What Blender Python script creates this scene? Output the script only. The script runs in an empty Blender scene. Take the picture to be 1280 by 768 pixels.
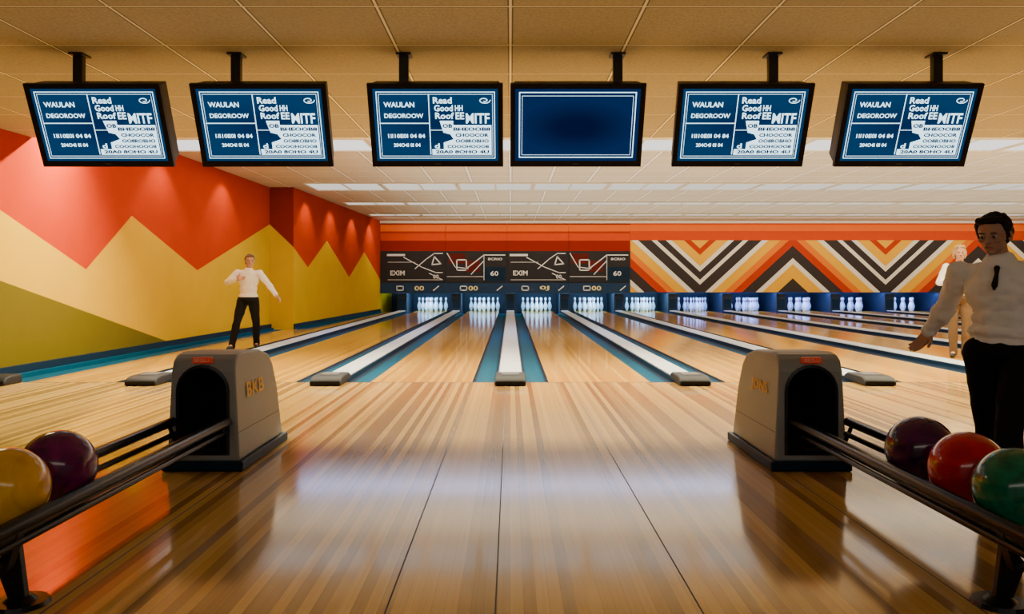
import bpy, bmesh, math, random
from mathutils import Vector, Matrix, Euler
random.seed(4)
COL = bpy.context.scene.collection
F = 1057.0; CH = 0.99
# ------------------------------------------------------------------ materials
def new_mat(name):
    m = bpy.data.materials.new(name); m.use_nodes = True
    nt = m.node_tree; b = nt.nodes['Principled BSDF']
    return m, nt, b
def pset(b, **k):
    for n, v in k.items(): b.inputs[n.replace('_', ' ')].default_value = v
def N(nt, t, **k):
    n = nt.nodes.new(t)
    for a, v in k.items(): setattr(n, a, v)
    return n
def math_n(nt, op, a, b=None, c=None):
    n = N(nt, 'ShaderNodeMath', operation=op)
    for i, v in enumerate((a, b, c)):
        if v is None: continue
        if isinstance(v, (int, float)): n.inputs[i].default_value = v
        else: nt.links.new(v, n.inputs[i])
    return n.outputs[0]
def mixc(nt, f, a, b, mode='MIX'):
    n = N(nt, 'ShaderNodeMix', data_type='RGBA', blend_type=mode)
    for i, v in ((0, f), (6, a), (7, b)):
        if isinstance(v, (int, float)): n.inputs[i].default_value = v
        elif isinstance(v, tuple): n.inputs[i].default_value = (*v, 1) if len(v) == 3 else v
        else: nt.links.new(v, n.inputs[i])
    return n.outputs[2]
def ramp(nt, fac, stops, interp='LINEAR'):
    r = N(nt, 'ShaderNodeValToRGB'); cr = r.color_ramp; cr.interpolation = interp
    while len(cr.elements) > 1: cr.elements.remove(cr.elements[-1])
    cr.elements[0].position = stops[0][0]; cr.elements[0].color = (*stops[0][1], 1)
    for p, c in stops[1:]:
        e = cr.elements.new(p); e.color = (*c, 1)
    nt.links.new(fac, r.inputs[0]); return r.outputs[0]
def plain(name, c, rough=0.5, metal=0.0, var=0.12, scale=30.0, coat=0.0, emit=None, es=0.0, spec=0.5):
    m, nt, b = new_mat(name)
    g = N(nt, 'ShaderNodeNewGeometry'); no = N(nt, 'ShaderNodeTexNoise'); no.inputs['Scale'].default_value = scale
    nt.links.new(g.outputs['Position'], no.inputs['Vector'])
    d = tuple(x * (1 - var) for x in c); l = tuple(min(1, x * (1 + var)) for x in c)
    nt.links.new(mixc(nt, no.outputs['Fac'], d, l), b.inputs['Base Color'])
    pset(b, Roughness=rough, Metallic=metal, Coat_Weight=coat); b.inputs['Specular IOR Level'].default_value = spec
    if emit: pset(b, Emission_Color=(*emit, 1), Emission_Strength=es)
    return m
def emis(name, c, s):
    m, nt, b = new_mat(name)
    pset(b, Base_Color=(0, 0, 0, 1), Roughness=0.6, Emission_Color=(*c, 1), Emission_Strength=s)
    b.inputs['Specular IOR Level'].default_value = 0.1
    return m
def wood(name, w, stops, rough=0.16, seam=0.5, grain=0.25, ylen=.6):
    m, nt, b = new_mat(name)
    g = N(nt, 'ShaderNodeNewGeometry'); s = N(nt, 'ShaderNodeSeparateXYZ'); nt.links.new(g.outputs['Position'], s.inputs[0])
    xs = math_n(nt, 'DIVIDE', s.outputs[0], w)
    fl = math_n(nt, 'FLOOR', xs); fr = math_n(nt, 'FRACT', xs)
    wn = N(nt, 'ShaderNodeTexWhiteNoise', noise_dimensions='1D'); nt.links.new(fl, wn.inputs['W'])
    c = ramp(nt, wn.outputs['Value'], stops)
    mp = N(nt, 'ShaderNodeMapping'); mp.inputs['Scale'].default_value = (110, ylen, 1); nt.links.new(g.outputs['Position'], mp.inputs[0])
    no = N(nt, 'ShaderNodeTexNoise'); no.inputs['Scale'].default_value = 1.0; no.inputs['Detail'].default_value = 3
    nt.links.new(mp.outputs[0], no.inputs['Vector'])
    gr = ramp(nt, no.outputs['Fac'], [(0.25, (1 - grain,) * 3), (0.75, (1.0,) * 3)])
    c = mixc(nt, 1.0, c, gr, 'MULTIPLY')
    sm = math_n(nt, 'LESS_THAN', fr, 0.04)
    c = mixc(nt, math_n(nt, 'MULTIPLY', sm, seam), c, (0.05, 0.025, 0.01))
    nt.links.new(c, b.inputs['Base Color'])
    n2 = N(nt, 'ShaderNodeTexNoise'); n2.inputs['Scale'].default_value = 1.5; nt.links.new(g.outputs['Position'], n2.inputs['Vector'])
    nt.links.new(math_n(nt, 'MULTIPLY_ADD', n2.outputs['Fac'], 0.03, rough - 0.015), b.inputs['Roughness'])
    return m
def tiles(name, base, line, sx, sy, lw=0.03, dk=0.5, rough=0.9):
    m, nt, b = new_mat(name)
    g = N(nt, 'ShaderNodeNewGeometry'); s = N(nt, 'ShaderNodeSeparateXYZ'); nt.links.new(g.outputs['Position'], s.inputs[0])
    def ln(o, sz, off, ww): return math_n(nt, 'LESS_THAN', math_n(nt, 'ABSOLUTE', math_n(nt, 'SUBTRACT', math_n(nt, 'FRACT', math_n(nt, 'ADD', math_n(nt, 'DIVIDE', o, sz), off)), 0.5)), ww / 2)
    l = math_n(nt, 'MAXIMUM', ln(s.outputs[0], sx, .5, lw), ln(s.outputs[1], sy, .35, lw))
    l2 = math_n(nt, 'MAXIMUM', ln(s.outputs[0], sx, .5, lw * 2.2), ln(s.outputs[1], sy, .35, lw * 2.2))
    no = N(nt, 'ShaderNodeTexNoise'); no.inputs['Scale'].default_value = 55; no.inputs['Detail'].default_value = 3
    nt.links.new(g.outputs['Position'], no.inputs['Vector'])
    n2 = N(nt, 'ShaderNodeTexNoise'); n2.inputs['Scale'].default_value = 0.8; nt.links.new(g.outputs['Position'], n2.inputs['Vector'])
    c = ramp(nt, no.outputs['Fac'], [(0.3, tuple(x * 0.72 for x in base)), (0.65, base)])
    wn = N(nt, 'ShaderNodeTexWhiteNoise', noise_dimensions='2D'); cb = N(nt, 'ShaderNodeCombineXYZ')
    nt.links.new(math_n(nt, 'FLOOR', math_n(nt, 'DIVIDE', s.outputs[0], sx)), cb.inputs[0]); nt.links.new(math_n(nt, 'FLOOR', math_n(nt, 'ADD', math_n(nt, 'DIVIDE', s.outputs[1], sy), .85)), cb.inputs[1])
    nt.links.new(cb.outputs[0], wn.inputs['Vector'])
    c = mixc(nt, math_n(nt, 'MULTIPLY', wn.outputs['Value'], 0.35), c, tuple(x * 0.7 for x in base))
    c = mixc(nt, math_n(nt, 'MULTIPLY', n2.outputs['Fac'], 0.2), c, tuple(x * 0.7 for x in base))
    c = mixc(nt, l2, c, tuple(x * dk for x in base))  # darker edging paints shadow lines beside the ceiling grid
    nt.links.new(mixc(nt, l, c, line), b.inputs['Base Color'])
    pset(b, Roughness=rough); b.inputs['Specular IOR Level'].default_value = 0.2
    return m

M_app = wood('approach_wood', 0.040, [(0.0, (0.30, 0.165, 0.055)), (0.30, (0.42, 0.24, 0.075)), (0.45, (0.62, 0.375, 0.105)), (1.0, (0.76, 0.48, 0.145))], rough=0.105, seam=0.35, grain=0.18, ylen=.35)
M_lane = wood('lane_wood', 0.045, [(0.0, (0.60, 0.29, 0.035)), (0.5, (0.76, 0.40, 0.050)), (1.0, (0.86, 0.49, 0.07))], rough=0.10, seam=0.35, grain=0.2)
M_seam = plain('seam_black', (0.012, 0.008, 0.006), 0.6)
M_sub = plain('subfloor_dark', (0.01, 0.012, 0.016), 0.8)
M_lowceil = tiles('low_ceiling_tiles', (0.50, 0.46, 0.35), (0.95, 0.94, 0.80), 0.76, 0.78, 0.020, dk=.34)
M_upceil = tiles('high_ceiling_tiles', (0.82, 0.75, 0.60), (1.0, 1.0, 0.97), 0.76, 0.78, 0.05, dk=.62)
M_black = plain('black_plastic', (0.012, 0.012, 0.014), 0.35, var=0.3, spec=.3)
M_matteblack = plain('matte_black', (0.006, 0.006, 0.007), 0.85)
M_pit = plain('pit_glow_tint', (0.008, 0.020, 0.040), 0.7)  # blue glow of the pit is tinted into this base colour
M_blue = plain('gutter_blue', (0.0, 0.060, 0.12), 0.6, scale=8, spec=0.08)
M_navy = plain('navy_curb', (0.002, 0.016, 0.040), 0.5, spec=.15)
M_cap = plain('divider_white', (0.56, 0.62, 0.68), 0.4, scale=5)
M_grey = plain('grey_rubber', (0.08, 0.08, 0.085), 0.6, spec=.2)
M_rub = plain('black_rubber', (0.012, 0.012, 0.015), 0.6, spec=.2)
M_hood = plain('hood_grey', (0.27, 0.29, 0.30), 0.45, scale=120, var=0.08, spec=.3)
M_gold = plain('gold_letters', (0.80, 0.42, 0.01), 0.5, spec=.2)
M_redlab = plain('red_label', (0.35, 0.01, 0.005), 0.4, emit=(0.9, 0.04, 0.01), es=0.2)
M_labtxt = plain('label_letters', (0.85, 0.5, 0.35), 0.5)
M_rail = plain('black_rail', (0.003, 0.004, 0.006), 0.3, spec=.25)
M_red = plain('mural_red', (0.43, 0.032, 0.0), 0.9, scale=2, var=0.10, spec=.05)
M_yel = plain('mural_yellow', (0.60, 0.355, 0.0), 0.9, scale=2, var=0.07, spec=.05)
M_grn = plain('mural_green', (0.125, 0.098, 0.008), 0.9, scale=2, var=0.07, spec=.05)
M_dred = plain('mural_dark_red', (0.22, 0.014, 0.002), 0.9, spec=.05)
M_wallneu = plain('neutral_wall', (0.35, 0.20, 0.10), 0.8)
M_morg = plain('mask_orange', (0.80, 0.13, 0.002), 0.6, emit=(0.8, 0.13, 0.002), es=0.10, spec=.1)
M_mored = plain('mask_orange_red', (0.62, 0.055, 0.002), 0.6, spec=.1)
M_mred = plain('mask_red', (0.26, 0.012, 0.003), 0.6, spec=.1)
M_mgrey = plain('mask_charcoal', (0.028, 0.025, 0.026), 0.6, spec=.1)
M_mbrown = plain('mask_maroon', (0.10, 0.010, 0.006), 0.6, spec=.1)
M_mblue = plain('mask_navy', (0.010, 0.035, 0.09), 0.5, spec=.2)
M_white = plain('graphic_white', (0.8, 0.8, 0.8), 0.5)
M_cream = plain('graphic_cream', (0.85, 0.75, 0.35), 0.5)
M_panelA = emis('panel_light_bright', (1.0, 0.95, 0.90), 1.6)
M_panelB = emis('panel_light_soft', (1.0, 0.93, 0.82), 1.0)
M_frame = plain('panel_frame', (0.75, 0.70, 0.58), 0.6)
def pin_mat():
    m, nt, b = new_mat('pin_white')
    tc = N(nt, 'ShaderNodeTexCoord'); s = N(nt, 'ShaderNodeSeparateXYZ'); nt.links.new(tc.outputs['Object'], s.inputs[0])
    a = math_n(nt, 'MULTIPLY', math_n(nt, 'GREATER_THAN', s.outputs[2], 0.337), math_n(nt, 'LESS_THAN', s.outputs[2], 0.355))
    a2 = math_n(nt, 'MULTIPLY', math_n(nt, 'GREATER_THAN', s.outputs[2], 0.31), math_n(nt, 'LESS_THAN', s.outputs[2], 0.323))
    nt.links.new(mixc(nt, math_n(nt, 'MAXIMUM', a, a2), (0.70, 0.86, 0.98), (0.6, 0.03, 0.03)), b.inputs['Base Color'])
    pset(b, Roughness=0.25); return m
M_pin = pin_mat()
def chevron():
    m, nt, b = new_mat('chevron_mural')
    g = N(nt, 'ShaderNodeNewGeometry'); s = N(nt, 'ShaderNodeSeparateXYZ'); nt.links.new(g.outputs['Position'], s.inputs[0])
    k = 1 / 0.02573
    px = math_n(nt, 'MULTIPLY', s.outputs[0], k)
    t = math_n(nt, 'FRACT', math_n(nt, 'ADD', math_n(nt, 'DIVIDE', math_n(nt, 'SUBTRACT', px, 237.0), 232.0), 0.5))
    u = math_n(nt, 'MULTIPLY', math_n(nt, 'ABSOLUTE', math_n(nt, 'SUBTRACT', t, 0.5)), 232.0)
    yup = math_n(nt, 'MULTIPLY', math_n(nt, 'SUBTRACT', s.outputs[2], 0.65), k)
    c = math_n(nt, 'SUBTRACT', yup, math_n(nt, 'MULTIPLY', u, 0.92))
    f = math_n(nt, 'DIVIDE', math_n(nt, 'ADD', c, 120.0), 190.0)
    R = (0.50, 0.035, 0.002); O = (0.80, 0.18, 0.003); Y = (0.86, 0.43, 0.006); W = (0.84, 0.78, 0.64); K = (0.042, 0.032, 0.030)
    bands = [(-120, K), (-90, Y), (-72, W), (-65, K), (-49, R), (-38, O), (-28, Y), (-14, W), (-7, K), (9, W), (15, K), (25, W), (32, Y), (46, R), (54, Y)]
    nt.links.new(ramp(nt, f, [((p + 120) / 190, q) for p, q in bands], 'CONSTANT'), b.inputs['Base Color'])
    pset(b, Roughness=0.6); b.inputs['Specular IOR Level'].default_value = 0.1
    return m
M_chev = chevron()

# ------------------------------------------------------------------ geometry helpers
class MB:
    def __init__(s): s.v = []; s.f = []; s.m = []
    def poly(s, pts, mi=0):
        b = len(s.v); s.v += [tuple(p) for p in pts]; s.f.append(tuple(range(b, b + len(pts)))); s.m.append(mi)
    def box(s, x0, x1, y0, y1, z0, z1, mi=0):
        b = len(s.v)
        s.v += [(x0, y0, z0), (x1, y0, z0), (x1, y1, z0), (x0, y1, z0), (x0, y0, z1), (x1, y0, z1), (x1, y1, z1), (x0, y1, z1)]
        for f in ((0, 3, 2, 1), (4, 5, 6, 7), (0, 1, 5, 4), (1, 2, 6, 5), (2, 3, 7, 6), (3, 0, 4, 7)):
            s.f.append(tuple(b + i for i in f)); s.m.append(mi)
    def prism(s, prof, axis, a0, a1, mi=0):
        n = len(prof); b = len(s.v)
        for a in (a0, a1):
            for p in prof: s.v.append((a, p[0], p[1]) if axis == 'x' else (p[0], a, p[1]))
        s.f.append(tuple(range(b, b + n))); s.m.append(mi)
        s.f.append(tuple(range(b + 2 * n - 1, b + n - 1, -1))); s.m.append(mi)
        for i in range(n):
            j = (i + 1) % n; s.f.append((b + i, b + n + i, b + n + j, b + j)); s.m.append(mi)
    def text(s, body, w, h, cx, cy, mapf, mi=0, bold=0.02):
        cu = bpy.data.curves.new('t', 'FONT'); cu.body = body; cu.size = 1; cu.offset = bold; cu.resolution_u = 2
        o = bpy.data.objects.new('t', cu); COL.objects.link(o); bpy.context.view_layer.update()
        me = o.evaluated_get(bpy.context.evaluated_depsgraph_get()).to_mesh()
        xs = [v.co.x for v in me.vertices]; ys = [v.co.y for v in me.vertices]
        if xs:
            x0, x1, y0, y1 = min(xs), max(xs), min(ys), max(ys); b = len(s.v)
            for v in me.vertices:
                s.v.append(tuple(mapf(cx + ((v.co.x - x0) / (x1 - x0) - .5) * w, cy + ((v.co.y - y0) / (y1 - y0) - .5) * h)))
            for p in me.polygons: s.f.append(tuple(b + i for i in p.vertices)); s.m.append(mi)
        o.to_mesh_clear(); bpy.data.objects.remove(o); bpy.data.curves.remove(cu)
    def line(s, pts, w, mapf, mi=0):
        for (a, b_), (c, d) in zip(pts, pts[1:]):
            L = math.hypot(c - a, d - b_) or 1; nx, ny = -(d - b_) / L * w / 2, (c - a) / L * w / 2
            ex, ey = (c - a) / L * w / 2, (d - b_) / L * w / 2
            s.poly([mapf(a - ex + nx, b_ - ey + ny), mapf(a - ex - nx, b_ - ey - ny), mapf(c + ex - nx, d + ey - ny), mapf(c + ex + nx, d + ey + ny)], mi)
    def obj(s, name, mats, parent=None, origin=None, smooth=False, bevel=0, seg=2, fixn=False):
        o0 = Vector(parent.location) if parent else Vector(origin or (0, 0, 0))
        me = bpy.data.meshes.new(name)
        me.from_pydata([tuple(Vector(v) - o0) for v in s.v], [], s.f)
        for m in mats: me.materials.append(m)
        for p, mi in zip(me.polygons, s.m): p.material_index = mi; p.use_smooth = smooth
        if fixn:
            bm = bmesh.new(); bm.from_mesh(me); bmesh.ops.recalc_face_normals(bm, faces=bm.faces); bm.to_mesh(me); bm.free()
        o = bpy.data.objects.new(name, me); COL.objects.link(o)
        if parent: o.parent = parent
        else: o.location = o0
        if bevel:
            md = o.modifiers.new('bev', 'BEVEL'); md.width = bevel; md.segments = seg; md.limit_method = 'ANGLE'
        return o
def bake(o):
    bpy.context.view_layer.update()
    dg = bpy.context.evaluated_depsgraph_get()
    me = bpy.data.meshes.new_from_object(o.evaluated_get(dg)); o.modifiers.clear(); o.data = me
def root(name, loc, label, cat, group=None):
    e = bpy.data.objects.new(name, None); e.empty_display_size = 0.1; e.location = loc; COL.objects.link(e)
    e['label'] = label; e['category'] = cat
    if group: e['group'] = group
    return e
def tag(o, label, cat, group=None):
    o['label'] = label; o['category'] = cat
    if group: o['group'] = group
    return o
def struct(o, label=None, cat='room'):
    o['kind'] = 'structure'
    if label: o['label'] = label; o['category'] = cat
    return o
def tube(mb, p0, p1, r0, r1=None, n=16, mi=0):
    r1 = r1 or r0; p0 = Vector(p0); p1 = Vector(p1); d = (p1 - p0).normalized()
    a = d.orthogonal().normalized(); b_ = d.cross(a); s = len(mb.v)
    for p, r in ((p0, r0), (p1, r1)):
        for i in range(n):
            t = 2 * math.pi * i / n; mb.v.append(tuple(p + (a * math.cos(t) + b_ * math.sin(t)) * r))
    for i in range(n):
        j = (i + 1) % n; mb.f.append((s + i, s + j, s + n + j, s + n + i)); mb.m.append(mi)
    mb.f.append(tuple(s + i for i in range(n - 1, -1, -1))); mb.m.append(mi); mb.f.append(tuple(s + n + i for i in range(n))); mb.m.append(mi)
def copy_thing(src, loc):
    r = src.copy(); r.location = loc; COL.objects.link(r)
    for c in list(src.children):
        k = c.copy(); k.parent = r; COL.objects.link(k)
    return r

# ------------------------------------------------------------------ room
YF = 8.3; YM = 27.2; ZU = 2.94; ZL = 2.55; XR = 17.6; YB = 29.4; YS = 17.5; XS = -4.49
def wx(y, inner=False):
    if inner: return XS + (y - YS) / (27.2 - YS) * 0.30
    return -5.2 + max(0, y - 8.3) / 8.5 * 0.2
fl = MB(); fl.box(-5.2, XR, -2.5, YF, -0.12, 0.0, 0); fl.box(-5.2, XR, YF, YB, -0.2, -0.12, 1)
for sx in (-3.2, -1.4, -0.375, -0.045, 0.575, 1.42, 2.6, 3.9): fl.box(sx - .0025, sx + .0025, -2.5, YF, 0.0, 0.0006, 2)
fl.box(-5.2, XR, YF - 0.02, YF, 0, 0.0007, 2)
struct(fl.obj('floor', [M_app, M_sub, M_seam]), 'glossy striped maple bowling approach floor', 'floor')
lc = MB(); lc.box(-5.2, XR, -2.5, 9.16, ZL, ZL + .3, 0); struct(lc.obj('ceiling', [M_lowceil]), 'low suspended tan tile ceiling', 'ceiling')
uc = MB(); uc.box(-5.3, XR, 9.16, YB, ZU, ZU + .1, 0); uc.box(-5.3, XR, 9.1, 9.16, ZL + .3, ZU + .1)
struct(uc.obj('ceiling', [M_upceil]), 'high suspended cream tile ceiling', 'ceiling')
w = MB()
def strip(pts, green, wf):
    ys = sorted(set([p[0] for p in pts] + [g for g in green[2:] if pts[0][0] < g < pts[-1][0]]))
    def zb(y):
        for (a, za), (b_, zb_) in zip(pts, pts[1:]):
            if a <= y <= b_: return za + (zb_ - za) * (y - a) / (b_ - a)
    def zg(y): return max(0.0, green[0] - (y - 8.6) * green[1]) if green[0] else 0
    for a, b_ in zip(ys, ys[1:]):
        g0, g1 = min(zg(a), zb(a)), min(zg(b_), zb(b_))
        P = lambda y, z: (wf(y), y, z)
        if g0 > 0 or g1 > 0: w.poly([P(a, -.15), P(b_, -.15), P(b_, g1), P(a, g0)], 2)
        w.poly([P(a, g0 if g0 > 0 else -.15), P(b_, g1 if g1 > 0 or g0 > 0 else -.15), P(b_, zb(b_)), P(a, zb(a))], 1)
        w.poly([P(a, zb(a)), P(b_, zb(b_)), P(b_, ZU + .05), P(a, ZU + .05)], 0)
strip([(-2.5, 2.4), (7.2, 2.5), (8.6, 1.72), (10.27, 1.136), (11.45, 1.88), (13.7, 1.17), (YS, 2.17)], (1.0, 0.227, 8.3, 13.0), wx)  # unseen near stretch invented, mostly yellow so the floor reflects gold
w.poly([(wx(YS), YS, -.15), (XS, YS, -.15), (XS, YS, 1.7), (wx(YS), YS, 2.17)], 1)
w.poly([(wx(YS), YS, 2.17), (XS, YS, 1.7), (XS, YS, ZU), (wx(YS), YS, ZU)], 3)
strip([(YS, 1.7), (18.6, 1.3), (20.3, 1.97), (22.7, 1.1), (24.7, 1.85), (27.2, 1.04), (YB, 1.9)], (0, 0), lambda y: wx(y, True))
struct(w.obj('wall_left', [M_red, M_yel, M_grn, M_dred]), 'wall painted with red, yellow and green zigzag mural', 'wall')
w = MB(); w.box(XR, XR + .1, -2.5, YB, -.15, ZU + .05); struct(w.obj('wall_right', [M_wallneu]), 'plain warm painted side wall', 'wall')
w = MB(); w.box(-4.6, XR, YB, YB + .1, -.15, ZU + .05); struct(w.obj('wall_back', [M_pit]), 'black wall behind the pin decks', 'wall')
w = MB()
def seg(ya, yb, wf, ga, gb):
    for i, (o0, o1, z, mi) in enumerate(((0.0, .10, .11, 0), (.10, .24, .03, 1), (.24, .34, -.03, 0), (.34, 1.0, -.01, 1))):
        x = lambda y, o: wf(y) + min(o, 1) * (ga if y == ya else gb)
        w.poly([(x(ya, o0), ya, z), (x(ya, o1), ya, z), (x(yb, o1), yb, z), (x(yb, o0), yb, z)], mi)
        w.poly([(x(ya, o1), ya, z), (x(ya, o1), ya, -.12), (x(yb, o1), yb, -.12), (x(yb, o1), yb, z)], mi)
        w.poly([(x(ya, o0), ya, -.12), (x(ya, o1), ya, -.12), (x(ya, o1), ya, z), (x(ya, o0), ya, z)], mi)
seg(YF, YS - .01, lambda y: wx(y) + .01, .45, .33)
seg(YS - .02, YM, lambda y: wx(y, True) + .01, .32, .19)
struct(w.obj('baseboard_left', [M_navy, M_blue, M_grey]), 'navy and blue curb with ball channel along wall', 'baseboard')
w = MB(); w.box(-5.19, -5.15, -2.5, YF, 0, .11); struct(w.obj('baseboard_left', [M_navy]), 'navy baseboard', 'baseboard')

# ------------------------------------------------------------------ ceiling light panels
rows = [(11.45, 12.5, M_panelA), (16.6, 17.9, M_panelB), (20.6, 21.3, M_panelB), (24.2, 24.8, M_panelB)]
for (y0, y1, pm) in rows:
    x = -5.0 if y1 < 16 else -4.1
    first = None
    while x < XR - 1.4:
        if first is None:
            r = root('ceiling_light_panel', (x, y0, ZU - .03), 'white rectangular fluorescent panel recessed in tile ceiling', 'ceiling light', 'fluorescent ceiling panels')
            a = MB(); a.box(x + .04, x + 1.47, y0 + .03, y1 - .03, ZU - .012, ZU - .004); a.obj('diffuser', [pm], r)
            a = MB()
            for bx in ((x, x + .04, y0, y1), (x + 1.47, x + 1.51, y0, y1), (x + .04, x + 1.47, y0, y0 + .03), (x + .04, x + 1.47, y1 - .03, y1)):
                a.box(*bx, ZU - .03, ZU - .001)
            a.box(x + .735, x + .775, y0 + .03, y1 - .03, ZU - .02, ZU - .001)
            a.obj('frame', [M_frame], r); first = r
        else: copy_thing(first, (x, y0, ZU - .03))
        x += 1.52

# ------------------------------------------------------------------ lanes, gutters, dividers
LANES = [-2.625 + 1.75 * i for i in range(12)]
lane0 = None
for cx in LANES:
    if lane0 is None:
        a = MB(); a.box(cx - .5, cx + .5, YF + .005, 29.3, -.06, 0.0)
        lane0 = tag(a.obj('bowling_lane', [M_lane], origin=(cx, YF, 0)), 'polished honey maple bowling lane', 'bowling lane', 'bowling lanes')
    else:
        o = lane0.copy(); o.location.x = cx; COL.objects.link(o)
a = MB()
for ya, yb, la, lb in ((YF + .005, YS - .02, -5.19 + .45, wx(YS) + .345), (YS - .015, YM, XS + .335, -4.19 + .205)):
    a.poly([(la, ya, 0), (-3.88, ya, 0), (-3.88, yb, 0), (lb, yb, 0)])
    a.poly([(la, ya, 0), (la, ya, -.06), (-3.88, ya, -.06), (-3.88, ya, 0)])
tag(a.obj('bowling_lane', [M_lane], origin=(-4.3, YF, 0)), 'narrow honey maple lane beside the painted wall', 'bowling lane', 'bowling lanes')
g0 = None
DIVS = [-3.5 + 1.75 * i for i in range(13)]
for dx in DIVS:
    for sgn in (-1, 1):
        if dx > 17 and sgn > 0: continue
        gx = dx + sgn * .2555
        if g0 is None:
            a = MB(); n = 10
            for i in range(n):
                t0, t1 = math.pi * i / n, math.pi * (i + 1) / n
                p = [(gx - .1185 * math.cos(t), -.005 - .06 * math.sin(t)) for t in (t0, t1)]
                a.poly([(p[0][0], YF + .01, p[0][1]), (p[1][0], YF + .01, p[1][1]), (p[1][0], 27.3, p[1][1]), (p[0][0], 27.3, p[0][1])], 1 if i in (0, 1, n - 2, n - 1) else 0)
            g0 = tag(a.obj('gutter', [M_blue, M_navy], origin=(gx, YF, 0), smooth=True), 'long blue half-round ball gutter beside lane', 'gutter', 'lane gutters')
        else:
            o = g0.copy(); o.location.x = gx; COL.objects.link(o)
d0 = None
for dx in DIVS:
    if dx > 17: continue
    if d0 is None:
        r = root('lane_divider', (dx, YF, 0), 'long white-topped divider between gutters with black rubber nose', 'lane divider', 'lane dividers')
        a = MB(); a.box(dx - .134, dx + .134, YF + .02, 27.3, -.1, .034, 0); a.obj('divider_body', [M_navy], r)
        a = MB(); a.prism([(dx - .118, .0345), (dx + .118, .0345), (dx + .118, .042), (dx + .10, .049), (dx - .10, .049), (dx - .118, .042)], 'y', YF + .2, 27.3)
        a.obj('divider_cap', [M_cap], r, fixn=True)
        a = MB(); prof = [(7.98, 0.001), (7.98, .04), (8.03, .075), (8.12, .088), (8.42, .088), (8.5, .06), (8.5, .001)]
        a.prism(prof, 'x', dx - .15, dx + .15); a.obj('rubber_nose', [M_rub], r, bevel=.03, seg=4, smooth=True, fixn=True)
        a = MB(); a.box(dx - .085, dx + .085, 8.14, 8.38, .0885, .093); a.obj('nose_plate', [M_grey], r, bevel=.004)
        d0 = r
    else: copy_thing(d0, (dx, YF, 0))
a = MB(); a.prism([(7.98, 0.001), (7.98, .04), (8.03, .075), (8.12, .088), (8.29, .088), (8.29, .001)], 'x', -5.12, -4.78)
tag(a.obj('curb_nose', [M_rub], origin=(-4.95, 8, 0), bevel=.03, seg=4, smooth=True, fixn=True), 'black rubber end cap of the wall curb', 'rubber end cap')

# ------------------------------------------------------------------ pin decks
kb = None
for dx in DIVS:
    if dx > 17: continue
    if kb is None:
        a = MB(); a.box(dx - .15, dx + .15, 27.32, 29.3, -.1, .6, 0); a.box(dx - .11, dx + .11, 27.3, 27.32, .12, .42, 1)
        kb = tag(a.obj('kickback_partition', [M_pit, M_navy], origin=(dx, 27.3, 0)), 'black partition between the pin decks', 'pin deck partition', 'pin deck partitions')
    else:
        o = kb.copy(); o.location.x = dx; COL.objects.link(o)
prof = [(0, 0), (.026, 0), (.033, .03), (.05, .075), (.06, .115), (.055, .165), (.040, .21), (.027, .245), (.0235, .265), (.026, .30), (.032, .33), (.0325, .35), (.026, .37), (.012, .379), (0, .381)]
a = MB(); ns = 16; sc = 1.2
for j, (r_, z_) in enumerate(prof):
    for i in range(ns):
        t = 2 * math.pi * i / ns; a.v.append((max(r_, .0005) * sc * math.cos(t), max(r_, .0005) * sc * math.sin(t), z_ * sc))
for j in range(len(prof) - 1):
    for i in range(ns):
        k = (i + 1) % ns; a.f.append((j * ns + i, j * ns + k, (j + 1) * ns + k, (j + 1) * ns + i)); a.m.append(0)
pin0 = a.obj('bowling_pin', [M_pin], smooth=True)
tag(pin0, 'white bowling pin with red neck stripes on lane deck', 'bowling pin', 'bowling pins standing on the decks')
firstp = True
for cx in LANES:
    for rr in range(4):
        for q in range(rr + 1):
            loc = (cx + (q - rr / 2) * .30, 27.75 + rr * .264, 0.0)
            if firstp: pin0.location = loc; firstp = False
            else:
                o = pin0.copy(); o.location = loc; COL.objects.link(o)

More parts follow.
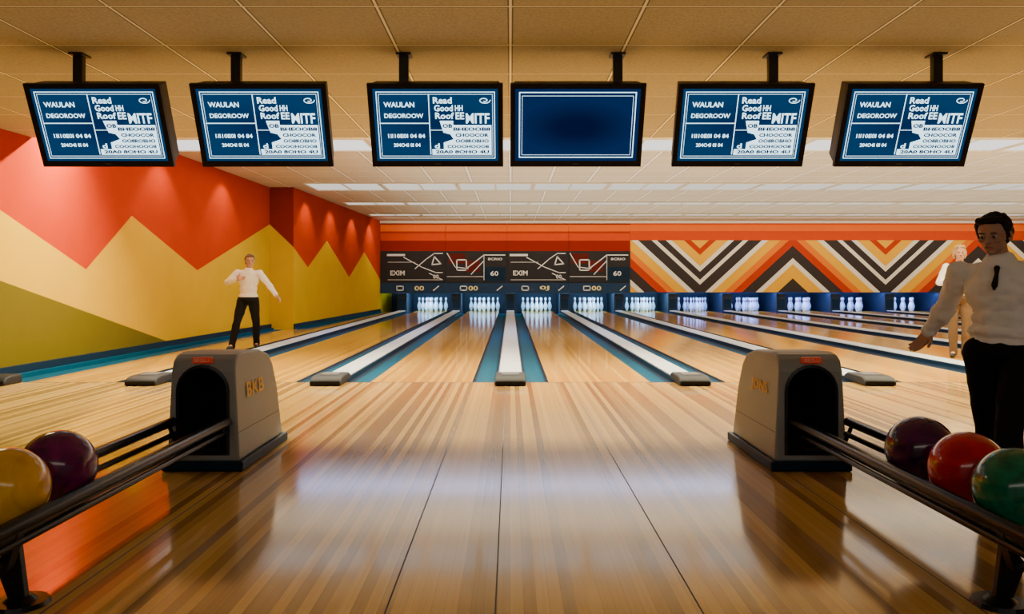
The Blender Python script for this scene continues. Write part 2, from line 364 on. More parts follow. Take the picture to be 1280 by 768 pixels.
# ------------------------------------------------------------------ pinsetter masks
def pxm(px, py, off=0.0): return ((px - 638) * .02573, YM - off, .99 + (352 - py) * .02573)
def mbox(a, x0, x1, y0, y1, off0, off1, mi=0):
    p = pxm(x0, y1); q = pxm(x1, y0); a.box(p[0], q[0], YM - off1, YM - off0, p[2], q[2], mi)
seams = [475.3, 557, 634, 711, 788]
for i in range(4):
    x0, x1 = seams[i] + .15, seams[i + 1] - .15
    p = pxm((x0 + x1) / 2, 367)
    r = root('pinsetter_mask', (p[0], YM, p[2]), 'orange, red and charcoal masking panel with white line graphics above pins' if i % 2 == 0 else 'orange, charcoal and maroon masking panel with white line graphics', 'masking panel', 'masking panels above the lanes')
    a = MB(); mbox(a, x0, x1, 276, 314, -.05, 0, 1); mbox(a, x0, x1, 314, 367, -.05, 0, 2)
    mbox(a, x0, x1, 281, 289, 0, .004, 0); mbox(a, x0, x1, 289, 301, 0, .004, 3); mbox(a, x0, x1, 290.5, 291.5, .004, .006, 1)
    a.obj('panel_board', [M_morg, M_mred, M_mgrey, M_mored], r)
    gx0, gx1 = x0 + (8 if i == 0 else .5), x1 - .5
    a = MB(); mbox(a, gx0, gx1, 315, 353, 0, .012, 0)
    if i % 2: mbox(a, gx0 + 3, gx0 + 24, 317, 330, .012, .015, 1); mbox(a, gx0 + 24, gx0 + 42, 326, 340, .012, .015, 1); mbox(a, gx0 + 46, gx1 - 1, 334, 352, .012, .014, 2)
    a.obj('graphic_panel', [M_mgrey, M_mbrown, M_navy], r)
    mf = lambda x, y: pxm(x, y, .02)
    a = MB(); b0 = 483 + (0 if i < 2 else 153.5)
    if i % 2 == 0:
        a.line([(b0 + 2, 319), (b0 + 22, 319)], 2.6, mf)
        a.line([(b0 + 22, 322), (b0 + 44, 334), (b0 + 62, 341), (b0 + 70, 341)], 1.0, mf)
        a.line([(b0 + 36, 336), (b0 + 50, 324), (b0 + 60, 317), (b0 + 70, 317)], 1.0, mf)
        a.line([(b0 + 60, 321), (b0 + 68, 330), (b0 + 57, 331), (b0 + 60, 321)], 1.4, mf)
        a.line([(b0 + 54, 342), (b0 + 70, 350)], 1, mf); a.line([(b0 + 2, 350), (b0 + 70, 350)], .5, mf)
        a.line([(b0 + 2, 328), (b0 + 36, 328)], .5, mf)
        a.text('EXIM', 18, 6, b0 + 14, 341.5, lambda x, y: mf(x, 683 - y))
        a.text('00', 7, 5, b0 + 62, 346, lambda x, y: mf(x, 692 - y))
    else:
        c0 = b0 + 76
        a.line([(c0, 317), (c0 + 10, 334), (c0 + 26, 336)], 1.0, mf)
        a.line([(c0 + 12, 325), (c0 + 12, 338), (c0 + 24, 338), (c0 + 24, 325), (c0 + 12, 325)], 1.5, mf)
        a.line([(c0 + 24, 336), (c0 + 46, 319), (c0 + 72, 319)], 1.2, mf)
        a.line([(c0 + 30, 343), (c0 + 46, 326)], 1, mf); a.line([(c0 + 46, 319), (c0 + 46, 350)], .7, mf)
        a.line([(c0, 346), (c0 + 46, 346)], .6, mf)
        a.text('60', 10, 6, c0 + 59, 342, lambda x, y: mf(x, 684 - y)); a.text('8CRIO', 18, 3, c0 + 60, 324, lambda x, y: mf(x, 648 - y))
    a.obj('white_graphics', [M_white], r)
    a = MB(); mbox(a, x0, x1, 354, 367, 0, .014, 0); a.obj('number_strip', [M_mblue], r)
    a = MB(); xc = (x0 + x1) / 2
    ml = lambda x, y: pxm(x, 721 - y, .02)
    a.text(['00', '00', '0J', '00'][i], 12, 6, xc - (4 if i % 2 else -8), 360.5, ml, 0); a.obj('strip_numbers', [M_cream], r)
    a = MB(); a.line([(xc - 20, 363), (xc - 20, 358), (xc - 12, 358), (xc - 12, 363), (xc - 20, 363)], 1.2, ml, 0); a.obj('strip_icon', [M_white], r)
    a = MB(); a.line([(xc + 26, 358), (xc + 32, 363)], 1.2, ml, 0); a.obj('strip_icon', [M_white], r)
nx = 7; X0 = 788; X1 = 638 + XR / .02573
for i in range(nx):
    x0 = X0 + (X1 - X0) * i / nx; x1 = X0 + (X1 - X0) * (i + 1) / nx - (.1 if i < nx - 1 else .5)
    p = pxm((x0 + x1) / 2, 365.5)
    a = MB(); mbox(a, x0, x1, 300.5, 365.5, -.05, 0, 0); mbox(a, x0, x1, 276, 300.5, -.05, 0, 1); mbox(a, x0, x1, 289, 300.5, 0, .003, 2); mbox(a, x0, x1, 281, 289, 0, .003, 3)
    tag(a.obj('pinsetter_mask', [M_chev, M_mored, M_mored, M_morg], origin=(p[0], YM, p[2])), 'masking panel with bold orange, black and white chevrons', 'masking panel', 'masking panels above the lanes')
a = MB(); a.box(-4.19, XR, YM - .06, YM + .1, 2.86, ZU); struct(a.obj('trim_1', [M_frame]), 'pale trim where masking meets ceiling', 'trim')

# ------------------------------------------------------------------ monitors
def screen_mat(blank):
    m, nt, b = new_mat('screen_blue')
    tc = N(nt, 'ShaderNodeTexCoord'); g = N(nt, 'ShaderNodeTexGradient', gradient_type='SPHERICAL')
    mp = N(nt, 'ShaderNodeMapping'); mp.inputs['Location'].default_value = (-1, -1, -1); mp.inputs['Scale'].default_value = (2, 2, 2)
    nt.links.new(tc.outputs['Generated'], mp.inputs[0]); nt.links.new(mp.outputs[0], g.inputs[0])
    if blank: c = ramp(nt, g.outputs['Fac'], [(0, (0.001, 0.020, 0.095)), (0.7, (0.0005, 0.005, 0.040))])
    else: c = ramp(nt, g.outputs['Fac'], [(0, (0.001, 0.045, 0.140)), (0.8, (0.001, 0.024, 0.095))])
    pset(b, Base_Color=(0.001, 0.004, 0.012, 1), Roughness=0.35, Emission_Strength=1.0); nt.links.new(c, b.inputs['Emission Color'])
    b.inputs['Specular IOR Level'].default_value = 0.08
    return m
M_scr = screen_mat(False); M_scrb = screen_mat(True)
M_line = emis('screen_white_glow', (0.60, 0.87, 1.0), 2.6); M_dim = emis('screen_navy_glow', (0.001, 0.03, 0.11), 1.0)
M_side = plain('monitor_casing', (0.010, 0.008, 0.008), 0.5, spec=.3)
MC_Y = 5.78; MC_Z = 2.055
def build_monitor(cx, polex, blank, lab):
    V = Vector((0, -.447, .894)); Nn = Vector((0, -.894, -.447)); C = Vector((cx, MC_Y, MC_Z))
    P = lambda x, v, n=0: tuple(C + Vector((x, 0, 0)) + V * v + Nn * n)
    r = root('scoreboard_monitor', (polex, 5.8, ZL), lab, 'monitor', 'scoring monitors hanging from ceiling')
    W, H = .455, .29
    def slab(a, x0, x1, v0, v1, n0, n1, mi=0, sh=0):
        b = len(a.v)
        a.v += [P(x0 + sh, v0 + sh, n0), P(x1 - sh, v0 + sh, n0), P(x1 - sh, v1 - sh, n0), P(x0 + sh, v1 - sh, n0), P(x0, v0, n1), P(x1, v0, n1), P(x1, v1, n1), P(x0, v1, n1)]
        for f in ((0, 3, 2, 1), (4, 5, 6, 7), (0, 1, 5, 4), (1, 2, 6, 5), (2, 3, 7, 6), (3, 0, 4, 7)): a.f.append(tuple(b + i for i in f)); a.m.append(mi)
    a = MB(); slab(a, -W + .008, W - .008, -H + .008, H - .008, -.19, -.02, 0, .02); a.obj('casing', [M_side], r, bevel=.008)
    a = MB(); bw = .034
    slab(a, -W, -W + bw, -H, H, -.02, .012); slab(a, W - bw, W, -H, H, -.02, .012)
    slab(a, -W + bw, W - bw, H - bw, H, -.02, .012); slab(a, -W + bw, W - bw, -H, -H + bw + .006, -.02, .012)
    slab(a, -.02, .02, -H + .018, -H + .024, .012, .0125, 1)
    a.obj('bezel', [M_side, M_grey], r)
    a = MB(); slab(a, -W + bw, W - bw, -H + bw, H - bw, -.02, .002); a.obj('screen', [M_scrb if blank else M_scr], r)
    k = .83 / 144
    mf = lambda x, y, n=.004: P((x - 72) * k, (42 - y) * k * 1.02, n)
    m2 = lambda x, y: mf(x, 84 - y, .006)
    a = MB()
    if blank:
        a.line([(4, 3), (140, 3), (140, 80), (4, 80), (4, 3)], 1.1, mf); a.line([(7, 7), (137, 7), (137, 77), (7, 77), (7, 7)], .4, mf)
    else:
        a.line([(3, 2.5), (141, 2.5), (141, 81), (3, 81), (3, 2.5)], .9, mf); a.line([(5.5, 5), (138.5, 5), (138.5, 78.5), (5.5, 78.5), (5.5, 5)], .4, mf)
        a.line([(64, 5), (64, 76)], 1, mf); a.line([(5.5, 39), (64, 39)], 1, mf); a.line([(64, 47), (82, 47)], .7, mf)
        T = [('WAULAN', 36, 6, 29, 17), ('DEGOROOW', 46, 5.5, 34, 30), ('1II10E0I 04 84', 44, 5, 36, 54), ('204O4I 0I 04', 32, 4.5, 36, 65),
             ('Read', 22, 7.5, 80, 12), ('Good', 22, 7.5, 81, 21), ('Roof', 22, 7.5, 82, 30), ('HH', 9, 7, 99, 21), ('EE', 10, 8, 100, 30),
             ('MITF', 28, 12, 121, 33), ('d', 6, 6, 72, 66)]
        for t, w_, h_, x, y in T: a.text(t, w_, h_, x, 84 - y, m2, 0, .022)
        for i in range(18):
            t0, t1 = i * .45, (i + 1) * .45
            f = lambda t: (129 + (7 - t * .6) * math.cos(t), 12 + (3.8 - t * .33) * math.sin(t))
            a.line([f(t0), f(t1)], .9, mf)
        a.poly([mf(x, y) for x, y in [(76, 36), (92, 36), (92, 41), (137, 41), (137, 77), (66, 77), (66, 70), (80, 70), (80, 62), (92, 58), (88, 52), (80, 50)]], 0)
        for t, w_, h_, x, y in [('BHEOOB8', 44, 4.4, 114, 45.8), ('CHOOCOR', 40, 4.4, 114, 53), ('OO8ROBHO', 40, 4.4, 114, 60), ('COOOHOOO8', 50, 4.2, 109, 66.8), ('20A0 8OHO 4U', 64, 4.2, 102, 73.2), ('OB', 12, 5, 85, 42)]:
            a.text(t, w_, h_, x, 84 - y, m2, 1, .05)
    a.obj('screen_graphics', [M_line, M_dim], r)
    a = MB(); a.box(polex - .032, polex + .032, 5.78, 5.83, 2.29, ZL - .012); a.box(polex - .05, polex + .05, 5.75, 5.87, ZL - .013, ZL - .001)
    a.box(polex - .03, polex + .03, 5.83, 6.0, 2.2, 2.26); a.box(polex - .03, polex + .03, 5.79, 5.83, 2.2, 2.29)
    a.obj('mount_pole', [M_black], r)
for cx, pxx, bl in ((-2.80, -2.96, 0), (-1.69, -1.88, 0), (-.505, -.73, 0), (.454, .735, 1), (1.58, 1.80, 0), (2.71, 2.925, 0)):
    build_monitor(cx, pxx, bl, 'black hanging monitor showing blank dark blue screen' if bl else 'black hanging monitor showing blue scoring screen with white text')

# ------------------------------------------------------------------ ball returns
RI, RO, RZ = 1.465, 1.745, .265
def ball_return(sg, word, dxx):
    xa, xb = 1.40 - dxx, 1.80 - dxx
    XX = lambda x: sg * x
    r = root('ball_return', (sg * (1.6 - dxx), 4.8, 0), 'grey ball return hood with black arched mouth on approach', 'ball return', 'ball return machines')
    prof = [(4.40, .05), (4.40, .52), (4.42, .58), (4.46, .605), (4.54, .615), (4.86, .60), (5.02, .565), (5.10, .50), (5.17, .36), (5.24, .05)]
    a = MB(); n = len(prof)
    for side in (0, 1):
        for (y, z) in prof:
            ins = .008 + .05 * z
            x = xa + ins if side == 0 else xb - ins
            a.v.append((XX(x), y, z))
    a.f.append(tuple(range(n))); a.m.append(0); a.f.append(tuple(range(2 * n - 1, n - 1, -1))); a.m.append(0)
    for i in range(n):
        j = (i + 1) % n; a.f.append((i, n + i, n + j, j)); a.m.append(0)
    hood = a.obj('hood', [M_hood, M_matteblack], r, bevel=.016, seg=4, fixn=True)
    def arch(hw, z0, z1, n=12):
        cz = z1 - hw
        return [(-hw, z0), (hw, z0)] + [(hw * math.cos(t), cz + hw * math.sin(t)) for t in [math.pi * i / n for i in range(n + 1)]]
    cx = sg * (1.60 - dxx)
    c = MB(); c.prism([(cx + p[0], p[1]) for p in arch(.128, .10, .545)], 'y', 4.3, 4.95, 0)
    cut = c.obj('cut', [M_matteblack], r, fixn=True)
    md = hood.modifiers.new('b', 'BOOLEAN'); md.operation = 'DIFFERENCE'; md.object = cut; md.solver = 'EXACT'
    bake(hood); bpy.data.objects.remove(cut)
    a = MB(); pr = arch(.126, .102, .543)
    for i in range(len(pr)):
        p, q = pr[i], pr[(i + 1) % len(pr)]
        a.poly([(cx + p[0], 4.41, p[1]), (cx + q[0], 4.41, q[1]), (cx + q[0], 4.945, q[1]), (cx + p[0], 4.945, p[1])])
    a.poly([(cx + p[0], 4.944, p[1]) for p in pr]); a.obj('mouth_liner', [M_matteblack], r)
    a = MB(); pi_, po = arch(.124, .10, .541), arch(.140, .085, .557)
    for i in range(len(pi_)):
        j = (i + 1) % len(pi_)
        a.poly([(cx + pi_[i][0], 4.392, pi_[i][1]), (cx + pi_[j][0], 4.392, pi_[j][1]), (cx + po[j][0], 4.396, po[j][1]), (cx + po[i][0], 4.396, po[i][1])])
        a.poly([(cx + pi_[i][0], 4.392, pi_[i][1]), (cx + pi_[j][0], 4.392, pi_[j][1]), (cx + pi_[j][0], 4.42, pi_[j][1]), (cx + pi_[i][0], 4.42, pi_[i][1])])
    a.obj('mouth_rim', [M_black], r)
    a = MB(); a.box(min(XX(xa - .012), XX(xb + .012)), max(XX(xa - .012), XX(xb + .012)), 4.385, 5.28, 0.001, .055); a.obj('base_plinth', [M_navy], r, bevel=.01)
    def side(y, z, off=.002): return (XX(xa + .008 + .05 * z - off), y, z)
    a = MB(); a.poly([side(4.41, .20), side(5.18, .20), side(5.18, .204), side(4.41, .204)]); a.obj('side_seam', [M_black], r)
    a = MB()
    a.text(word, .31, .078, 0, 0, lambda u, v: side(4.72 + (u if sg < 0 else -u), .405 + v, .006), 0, .02)
    a.obj('side_lettering', [M_gold], r)
    a = MB(); a.box(cx - .05, cx + .05, 4.385, 4.41, .565, .595); a.obj('name_plate', [M_redlab], r, bevel=.003)
    a = MB(); a.text('BEGLU', .08, .018, cx, .58, lambda u, v: (u, 4.383, v), 0, .03); a.obj('plate_lettering', [M_labtxt], r)
    r2 = root('ball_rack', (sg * 1.5, 2.6, 0), 'black tubular ball rack running out of the return hood', 'ball rack', 'ball racks')
    def rail(x, z, rad, y0=1.75, y1=4.9):
        a = MB(); tube(a, (XX(x), y0, z), (XX(x), y1, z), rad, n=24)
        return a.obj('rail', [M_rail], r2, smooth=True, bevel=.008)
    rail(RI, RZ, .024, y1=4.378); rail(RO, RZ, .024, y1=4.378); rail(1.65, .15, .018, y1=4.8); rail(RI + .014, RZ - .058, .014, y1=4.37); rail(RO - .014, RZ - .062, .014, y1=4.37)
    for y in (2.535, 4.33):
        a = MB(); pts = [(RI, .235), (1.50, .125), (1.70, .125), (RO, .235)]
        for p, q in zip(pts, pts[1:]):
            a.prism([(XX(p[0]), p[1]), (XX(q[0]), q[1]), (XX(q[0]), q[1] + .014), (XX(p[0]), p[1] + .014)], 'y', y - .02, y + .02)
        a.obj('rail_strap', [M_rail], r2, fixn=True)
    a = MB(); a.prism([(XX(1.50), .21), (XX(1.57), .13), (XX(1.525), .012), (XX(1.475), .012)], 'y', 2.57, 2.60)
    a.obj('leg', [M_rail], r2, bevel=.004, fixn=True)
    a = MB(); tube(a, (XX(1.5), 2.59, .001), (XX(1.5), 2.59, .014), .085, .078, 32); tube(a, (XX(1.5), 2.59, .012), (XX(1.5), 2.59, .03), .05, .03, 24)
    a.obj('foot_disc', [M_rail], r2)
ball_return(-1, 'BKB', 0.0); ball_return(1, 'JONS', .035)

def ball_mat(name, c, c2):
    m, nt, b = new_mat(name)
    tc = N(nt, 'ShaderNodeTexCoord'); no = N(nt, 'ShaderNodeTexNoise'); no.inputs['Scale'].default_value = 7; no.inputs['Detail'].default_value = 5; no.inputs['Distortion'].default_value = 2.2
    nt.links.new(tc.outputs['Object'], no.inputs['Vector'])
    nt.links.new(ramp(nt, no.outputs['Fac'], [(.38, c), (.62, c2)]), b.inputs['Base Color'])
    pset(b, Roughness=0.16, Coat_Weight=0.3); b.inputs['Coat Roughness'].default_value = 0.05; b.inputs['Specular IOR Level'].default_value = .35; return m
M_hole = plain('hole_black', (0.004, 0.004, 0.004), 0.9)
def ball(x, y, c, c2, nm, lab, rot):
    R = .130; half = (RO - RI) / 2
    z = RZ + math.sqrt((R + .0245) ** 2 - half ** 2) + .001
    xc = (1 if x > 0 else -1) * (RI + RO) / 2
    me = bpy.data.meshes.new('bowling_ball'); bm = bmesh.new(); bmesh.ops.create_uvsphere(bm, u_segments=48, v_segments=32, radius=R)
    bm.to_mesh(me); bm.free()
    for p in me.polygons: p.use_smooth = True
    me.materials.append(ball_mat('ball_' + nm, c, c2)); me.materials.append(M_hole)
    r = bpy.data.objects.new('bowling_ball', me); r.location = (xc, y, z); r.rotation_euler = rot; COL.objects.link(r)
    tag(r, lab, 'bowling ball', 'bowling balls on the racks')
    for ax, ay, rr in ((0, .2, .011), (.2, .2, .011), (.1, -.25, .013)):
        d = Vector((ax, ay, 1)).normalized(); a = MB()
        tube(a, d * (R - .01), d * (R + .0006), rr, n=16); o = a.obj('finger_hole', [M_hole]); o.parent = r
    return r
ball(-1, 3.00, (0.045, 0.002, 0.045), (0.17, 0.008, 0.12), 'plum', 'deep plum marbled bowling ball on black rack', (-1.2, .3, 0))
ball(-1, 2.69, (0.72, 0.34, 0.002), (0.88, 0.46, 0.004), 'amber', 'golden yellow bowling ball on black rack', (-1.3, -.3, 0))
ball(1, 3.31, (0.022, 0.003, 0.032), (0.09, 0.008, 0.08), 'purple', 'dark purple marbled bowling ball on black rack', (-1.2, -.9, 0))
ball(1, 2.966, (0.42, 0.0, 0.012), (0.60, 0.002, 0.022), 'red', 'bright red bowling ball on black rack', (-1.3, .9, 1))
ball(1, 2.68, (0.0, 0.09, 0.045), (0.002, 0.18, 0.09), 'green', 'emerald green bowling ball on black rack', (-1.2, -.2, 0))

# ------------------------------------------------------------------ people
M_skin = plain('skin', (0.44, 0.24, 0.16), 0.6, var=.06, scale=12, spec=.3)
M_shirt = plain('white_shirt', (0.84, 0.83, 0.83), 0.85, var=.05, scale=8, spec=.2)
M_trous = plain('black_trousers', (0.006, 0.006, 0.008), 0.85, spec=.15)
M_dtan = plain('brown_trousers', (0.14, 0.085, 0.045), 0.85, spec=.15)
M_hairD = plain('dark_hair', (0.012, 0.008, 0.006), 0.7, scale=90, var=.5, spec=.2)
M_hairB = plain('brown_hair', (0.12, 0.06, 0.03), 0.6, scale=90, var=.4)
M_hairL = plain('blond_hair', (0.38, 0.24, 0.12), 0.6, scale=90, var=.3)
M_eye = plain('eye_white', (0.5, 0.47, 0.45), 0.4); M_iris = plain('iris_dark', (0.03, 0.015, 0.01), 0.3)
M_lip = plain('lips', (0.33, 0.12, 0.09), 0.5)
def add_blob(bm, part):
    if part[0] == 'c':
        _, p, r1, q, r2 = part; p = Vector(p); q = Vector(q); d = q - p; L = max(d.length, 1e-4)
        rot = d.to_track_quat('Z', 'Y').to_matrix().to_4x4()
        bmesh.ops.create_cone(bm, cap_ends=True, segments=18, radius1=r1, radius2=r2, depth=L, matrix=Matrix.Translation((p + q) / 2) @ rot)
        for c, r in ((p, r1), (q, r2)): bmesh.ops.create_uvsphere(bm, u_segments=18, v_segments=12, radius=r, matrix=Matrix.Translation(c))
    else:
        _, c, rad, eul = part
        m = Matrix.Translation(c) @ eul.to_4x4() @ Matrix.Diagonal((*rad, 1))
        bmesh.ops.create_uvsphere(bm, u_segments=24, v_segments=16, radius=1, matrix=m)
FOLD = bpy.data.textures.new('folds', 'CLOUDS'); FOLD.noise_scale = .09; FOLD.noise_depth = 1
HAIRT = bpy.data.textures.new('hairt', 'CLOUDS'); HAIRT.noise_scale = .025; HAIRT.noise_depth = 2
def blob(name, parts, mat, parent, voxel, smooth=4, folds=0, tex=None):
    bm = bmesh.new()
    for p in parts: add_blob(bm, p)
    me = bpy.data.meshes.new(name); bm.to_mesh(me); bm.free(); me.materials.append(mat)
    o = bpy.data.objects.new(name, me); COL.objects.link(o); o.parent = parent
    md = o.modifiers.new('r', 'REMESH'); md.mode = 'VOXEL'; md.voxel_size = voxel; md.use_smooth_shade = True
    if smooth: s = o.modifiers.new('s', 'SMOOTH'); s.factor = .5; s.iterations = smooth
    if folds: d = o.modifiers.new('d', 'DISPLACE'); d.texture = tex or FOLD; d.strength = folds; d.mid_level = .42
    bake(o)
    for p in o.data.polygons: p.use_smooth = True
    return o
def hand(wrist, d, nrm, thumb):
    d = Vector(d).normalized(); nrm = Vector(nrm); nrm = (nrm - d * nrm.dot(d)).normalized(); t = d.cross(nrm).normalized()
    if t.dot(Vector(thumb)) < 0: t = -t
    w_ = Vector(wrist); out = []
    for k in (-.028, -.009, .009, .028): out.append(('c', w_ + d * .01 + t * k * .6, .013, w_ + d * .085 + t * k, .0125))
    L = [(.028, .038, .026, .02), (.0095, .043, .029, .021), (-.0095, .040, .027, .02), (-.028, .031, .021, .017)]
    for off, a_, b_, c_ in L:
        p = w_ + d * .085 + t * off; ang = .25
        for l, rr in ((a_, .0092), (b_, .0085), (c_, .0075)):
            q = p + (d * math.cos(ang) + nrm * math.sin(ang)) * l; out.append(('c', p, rr, q, rr * .93)); p = q; ang += .4
    p = w_ + d * .03 + t * .025; q = p + (d * .6 + t * .8 + nrm * .2).normalized() * .042; s = q + (d * .9 + t * .35 + nrm * .3).normalized() * .032
    out += [('c', p, .0135, q, .0105), ('c', q, .0105, s, .0085)]
    return out
def person(loc, scale, rz, pose, label, hairm, shirtm, tie=False, voxel=.0075, headrot=(0, 0, 0), loose=.010, longhair=False, trm=None, bun=False, fold=.022):
    r = root('person', loc, label, 'person'); r.scale = scale if isinstance(scale, tuple) else (scale,) * 3; r.rotation_euler = (0, 0, rz)
    g = {k: Vector(v) for k, v in pose.items()}
    H = g['head']
    R = Euler(headrot).to_matrix()
    hp = lambda x, y, z: H + R @ Vector((x, y, z))
    up = (g['neck'] - g['pelvis']).normalized()
    Rt = Vector((0, 0, 1)).rotation_difference(up).to_matrix()
    sh = (g['shL'] - g['shR']); sh.z = 0; yaw = math.atan2(sh.y, sh.x); Rt = Rt @ Matrix.Rotation(yaw, 3, 'Z')
    Rp = Matrix.Rotation(math.atan2((g['hipL'] - g['hipR']).y, (g['hipL'] - g['hipR']).x), 3, 'Z')
    tor = lambda t: g['pelvis'].lerp(g['neck'], t)
    def torso(e): return [('e', g['pelvis'], (.148 + e, .105 + e, .10 + e), Rp), ('e', tor(.30), (.128 + e, .092 + e, .15 + e), Rt), ('e', tor(.64), (.155 + e, .105 + e, .175 + e), Rt),
                          ('c', g['shL'].lerp(g['shR'], .14) - up * .01, .048 + e, g['shR'].lerp(g['shL'], .14) - up * .01, .048 + e), ('c', tor(.94), .068 + e, tor(.8), .09 + e)]
    def arm(s, e):
        S, E, Wr = g['sh' + s], g['el' + s], g['wr' + s]
        return [('c', S, .048 + e, S.lerp(E, .5), .041 + e), ('c', S.lerp(E, .5), .041 + e, E, .034 + e), ('c', E, .035 + e, E.lerp(Wr, .35), .035 + e), ('c', E.lerp(Wr, .35), .035 + e, Wr, .024 + e)]
    def leg(s, e):
        A, K, F_ = g['hip' + s], g['kn' + s], g['an' + s]
        return [('c', A, .084 + e, A.lerp(K, .5), .070 + e), ('c', A.lerp(K, .5), .070 + e, K, .050 + e), ('c', K, .050 + e, K.lerp(F_, .35), .052 + e), ('c', K.lerp(F_, .35), .052 + e, F_, .036 + e)]
    headp = [('e', hp(0, .008, .03), (.072, .092, .088), R), ('e', hp(0, -.022, -.035), (.054, .064, .074), R), ('e', hp(0, -.060, -.088), (.023, .020, .018), R),
             ('c', hp(0, -.083, .012), .008, hp(0, -.104, -.022), .0115), ('c', hp(-.03, -.076, .024), .009, hp(.03, -.076, .024), .009),
             ('e', hp(-.035, -.062, -.02), (.02, .02, .016), R), ('e', hp(.035, -.062, -.02), (.02, .02, .016), R),
             ('e', hp(-.074, .01, -.012), (.010, .022, .032), R), ('e', hp(.074, .01, -.012), (.010, .022, .032), R),
             ('e', hp(-.011, -.094, -.026), (.008, .009, .007), R), ('e', hp(.011, -.094, -.026), (.008, .009, .007), R),
             ('e', hp(0, -.08, -.055), (.022, .009, .009), R),
             ('c', g['neck'] - up * .03, .054, hp(0, .015, -.06), .048)]
    parts = headp + torso(-.012)
    for s in 'LR': parts += arm(s, -.002) + leg(s, -.008) + hand(g['wr' + s], pose['hd' + s], pose['hn' + s], pose['ht' + s]) + [('c', g['an' + s], .034, g['an' + s] + Vector(pose['toe' + s]) * .12 - Vector((0, 0, .045)), .024)]
    blob('body', parts, M_skin, r, voxel * .8, 2)
    sp = torso(loose)
    if loose > .015: sp.append(('e', g['pelvis'] + Vector((0, 0, .07)), (.172, .128, .07), Rp))   # blousing above the waistband
    for s in 'LR':
        sp += arm(s, loose)
        d = (g['wr' + s] - g['el' + s]).normalized(); sp.append(('c', g['wr' + s] - d * .015, .036, g['wr' + s] - d * .045, .037))
    blob('shirt', sp, shirtm, r, voxel, 2, fold)
    c = g['neck'] + up * .0
    blob('collar', [('c', c + Vector((-.055, -.01, -.005)), .018, c + Vector((-.012, -.080, -.04)), .014), ('c', c + Vector((.055, -.01, -.005)), .018, c + Vector((.012, -.080, -.04)), .014), ('c', c + Vector((-.055, -.01, -.005)), .018, c + Vector((0, .055, .008)), .018), ('c', c + Vector((.055, -.01, -.005)), .018, c + Vector((0, .055, .008)), .018)], shirtm, r, .006, 2)
    tp = [('e', g['pelvis'] - Vector((0, 0, .035)), (.170 + loose * .5, .125 + loose * .5, .095), Rp)]
    for s in 'LR': tp += leg(s, .014) + [('c', g['an' + s] + Vector((0, 0, .03)), .056, g['an' + s] - Vector((0, 0, .02)), .054)]
    blob('trousers', tp, trm or M_trous, r, voxel, 4, .012)
    for s in 'LR':
        toe = Vector(pose['toe' + s]).normalized(); A = g['an' + s]; zb = A.z - .08 + .038
        f = Vector((A.x, A.y, zb))
        blob('shoe', [('c', f - toe * .04, .037, f + toe * .08, .037), ('c', f + toe * .08, .037, f + toe * .15 - Vector((0, 0, .008)), .029)], M_black, r, .008, 2)
    hs = [('e', hp(0, .026, .046), (.078, .088, .084), R), ('e', hp(0, .055, -.01), (.068, .052, .068), R), ('c', hp(-.045, -.050, .090), .020, hp(.03, -.060, .100), .022), ('c', hp(.03, -.055, .097), .020, hp(.055, -.03, .087), .018),
          ('c', hp(-.074, .01, .05), .012, hp(-.073, .005, .01), .006), ('c', hp(.074, .01, .05), .012, hp(.073, .005, .01), .006)]
    if longhair: hs += [('c', hp(-.07, .02, .02), .026, hp(-.07, .03, -.06), .018), ('c', hp(.07, .02, .02), .026, hp(.07, .03, -.06), .018)]
    if bun: hs += [('e', hp(.01, .125, .0), (.042, .042, .045), R), ('c', hp(-.06, -.02, .06), .022, hp(-.066, .0, -.01), .012), ('c', hp(.06, -.02, .06), .022, hp(.066, .0, -.01), .012)]
    blob('hair', hs, hairm, r, .0055, 1, .014 if bun else .022, HAIRT)
    for sx in (-.029, .029):
        bm = bmesh.new(); bmesh.ops.create_uvsphere(bm, u_segments=14, v_segments=10, radius=.0105); me = bpy.data.meshes.new('eye')
        for f in bm.faces:
            c = f.calc_center_median(); f.material_index = 1 if c.y < -.006 else 0; f.smooth = True
        bm.to_mesh(me); bm.free(); me.materials.append(M_eye); me.materials.append(M_iris)
        o = bpy.data.objects.new('eye', me); COL.objects.link(o); o.parent = r; o.location = hp(sx, -.076, .003); o.rotation_euler = headrot
        blob('eyebrow', [('c', hp(sx - .014, -.084, .026), .0035, hp(sx + .014, -.084, .026), .0035)], hairm, r, .003, 0)
    blob('mouth', [('c', hp(-.016, -.087, -.055), .0045, hp(.016, -.087, -.055), .0045)], M_lip, r, .003, 1)
    if tie:
        c = g['neck'] + Vector((0, -.112, -.048))
        blob('neck_tie', [('c', c, .015, c + Vector((.0, -.012, -.035)), .010), ('c', c + Vector((0, -.012, -.035)), .010, c + Vector((-.008, -.030, -.10)), .016), ('c', c + Vector((-.008, -.030, -.10)), .016, c + Vector((-.010, -.034, -.125)), .006)], M_hairD, r, .005, 1)
    return r
P1 = dict(head=(-.02, -.07, 1.565), neck=(0, -.03, 1.42), pelvis=(.02, .02, .93), shR=(-.185, .0, 1.35), shL=(.185, -.03, 1.36),
          elR=(-.27, .14, 1.13), wrR=(-.36, .19, .985), elL=(.27, .02, 1.12), wrL=(.27, -.14, .92),
          hipR=(-.075, -.0, .88), hipL=(.095, .02, .88), knR=(-.07, .08, .48), anR=(-.06, .30, .13), knL=(.06, -.19, .50), anL=(.05, -.28, .08),
          hdR=(-.5, .15, -.8), hnR=(-.5, -.5, -.2), htR=(0, -1, .0), hdL=(.1, -.4, -.9), hnL=(-1, 0, 0), htL=(0, -1, 0), toeR=(0, -1, 0), toeL=(0, -1, 0))
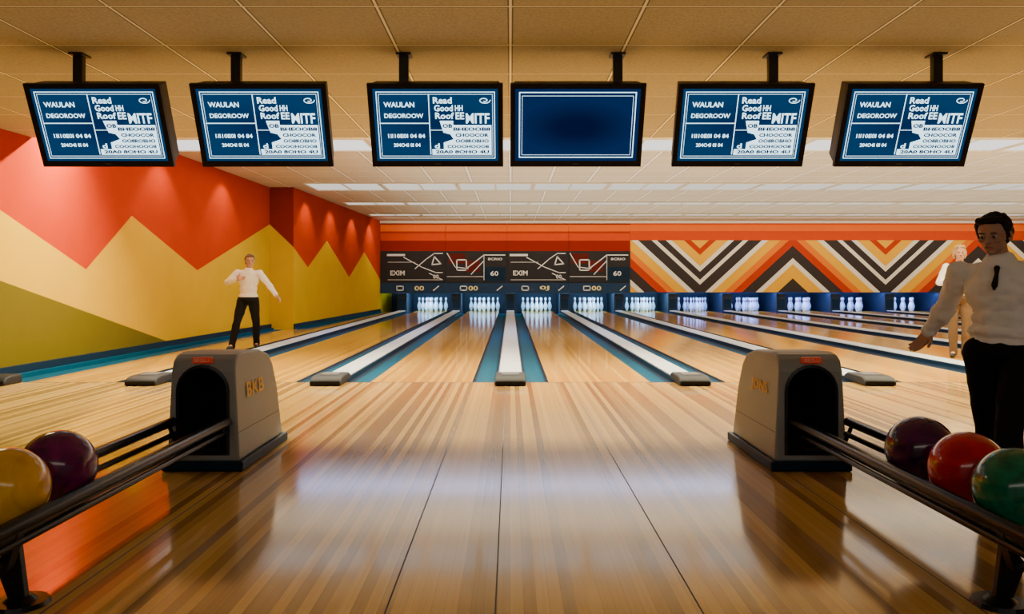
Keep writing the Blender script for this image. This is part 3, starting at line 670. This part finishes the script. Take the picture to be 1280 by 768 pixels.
person((2.20, 3.80, 0), (.86, .84, .765), -.62, P1, 'person in white shirt, dark tie and black trousers, walking', M_hairD, M_shirt, tie=True, headrot=(.24, 0, -.25), loose=.016, voxel=.006, bun=True, fold=.036)
P2 = dict(head=(.03, -.03, 1.575), neck=(.01, 0, 1.425), pelvis=(0, 0, .93), shR=(-.17, 0, 1.37), shL=(.19, 0, 1.36),
          elR=(-.34, -.02, 1.20), wrR=(-.18, -.20, 1.25), elL=(.34, .0, 1.16), wrL=(.47, -.10, .98),
          hipR=(-.085, 0, .88), hipL=(.085, 0, .88), knR=(-.17, -.10, .49), anR=(-.26, -.04, .08), knL=(.13, .02, .49), anL=(.11, .20, .09),
          hdR=(.8, -.3, .2), hnR=(.2, .9, -.2), htR=(0, 0, 1), hdL=(.7, -.3, -.7), hnL=(-.3, 0, -.8), htL=(0, -1, 0), toeR=(-.3, -1, 0), toeL=(.1, -1, 0))
person((-3.83, 12.35, 0), (.85, .83, .815), .15, P2, 'person in white shirt and black trousers, arms bent, legs apart', M_hairB, M_shirt, headrot=(.05, 0, .3), loose=.014)
P3 = dict(P2); P3.update(head=(0, -.03, 1.575), elR=(-.28, -.05, 1.13), wrR=(-.12, -.24, 1.15), elL=(.28, -.05, 1.13), wrL=(.12, -.24, 1.12), hdR=(.8, -.3, .1), hdL=(-.8, -.3, .1), hnR=(0, 1, -.2), hnL=(0, 1, -.2), htR=(0, 0, 1), htL=(0, 0, 1),
          knR=(-.09, -.03, .49), anR=(-.08, 0, .08), knL=(.09, -.03, .49), anL=(.08, .02, .08))
person((5.84, 11.0, 0), (.88, .88, .86), -.3, P3, 'fair-haired person in white shirt standing with folded arms', M_hairL, M_shirt, voxel=.009, longhair=True, trm=M_dtan)

# ------------------------------------------------------------------ lights
def area(name, loc, rot, sx, sy, e, c, spread=None):
    l = bpy.data.lights.new(name, 'AREA'); l.shape = 'RECTANGLE'; l.size = sx; l.size_y = sy; l.energy = e; l.color = c
    if spread: l.spread = math.radians(spread)
    o = bpy.data.objects.new(name, l); o.location = loc; o.rotation_euler = rot; COL.objects.link(o); return o
WARM = (1, .89, .66)
area('cove_light', (6.2, 9.71, 2.90), (math.radians(-40), 0, 0), 22.5, .04, 2500, (1, .87, .58))
area('lane_wash', (6.2, 14.0, 2.88), (0, 0, 0), 22, 2, 210, WARM)
area('mask_wash', (6.6, 25.6, 2.86), (math.radians(35), 0, 0), 21, .3, 230, (1, .90, .70))
area('pin_light', (.9, 27.42, .72), (math.radians(35), 0, 0), 9.0, .1, 320, (.30, .62, 1))
area('pin_light_violet', (11.6, 27.42, .72), (math.radians(35), 0, 0), 12.0, .1, 400, (.20, .34, 1))
area('ceiling_bounce', (6.9, 18, .3), (math.radians(180), 0, 0), 18, 14, 620, (1, .93, .76), 110)
area('floor_reflection_fill', (0.1, 16.0, 2.89), (0, 0, 0), 8.2, .35, 150, (.46, .56, 1))  # unseen strip added to mirror as a cool band in the approach floor
area('front_fill', (0, -1.6, 2.3), (math.radians(62), 0, 0), 7, .6, 36, (1, .91, .76))
for y in (9.9, 12.3, 14.8, 18.4, 20.6, 23.0, 25.4):
    inner = y > YS; x = wx(y, inner)
    l = bpy.data.lights.new('wall_washer', 'SPOT'); l.energy = 50; l.color = (1, .84, .38); l.spot_size = math.radians(95); l.spot_blend = .5; l.shadow_soft_size = .05
    o = bpy.data.objects.new('wall_washer', l); o.location = (x + .55, y, 2.88); COL.objects.link(o)
    o.rotation_euler = Vector((-.55, 0, -1.1)).to_track_quat('-Z', 'Y').to_euler()
l = bpy.data.lights.new('approach_left', 'AREA'); l.energy = 20; l.color = (1, .80, .46); l.size = .6
o = bpy.data.objects.new('approach_left', l); o.location = (-3.9, 6.0, 2.5); COL.objects.link(o)

wd = bpy.data.worlds.new('World'); bpy.context.scene.world = wd; wd.use_nodes = True
wd.node_tree.nodes['Background'].inputs[0].default_value = (1, .91, .78, 1); wd.node_tree.nodes['Background'].inputs[1].default_value = .14

cam = bpy.data.cameras.new('camera'); co = bpy.data.objects.new('camera', cam); COL.objects.link(co)
co.location = (0, 0, CH); co.rotation_euler = (math.radians(90), 0, 0)
cam.lens = F / 1280 * 36; cam.sensor_width = 36; cam.shift_x = 2 / 1280; cam.shift_y = -32 / 1280; cam.clip_end = 100
bpy.context.scene.camera = co
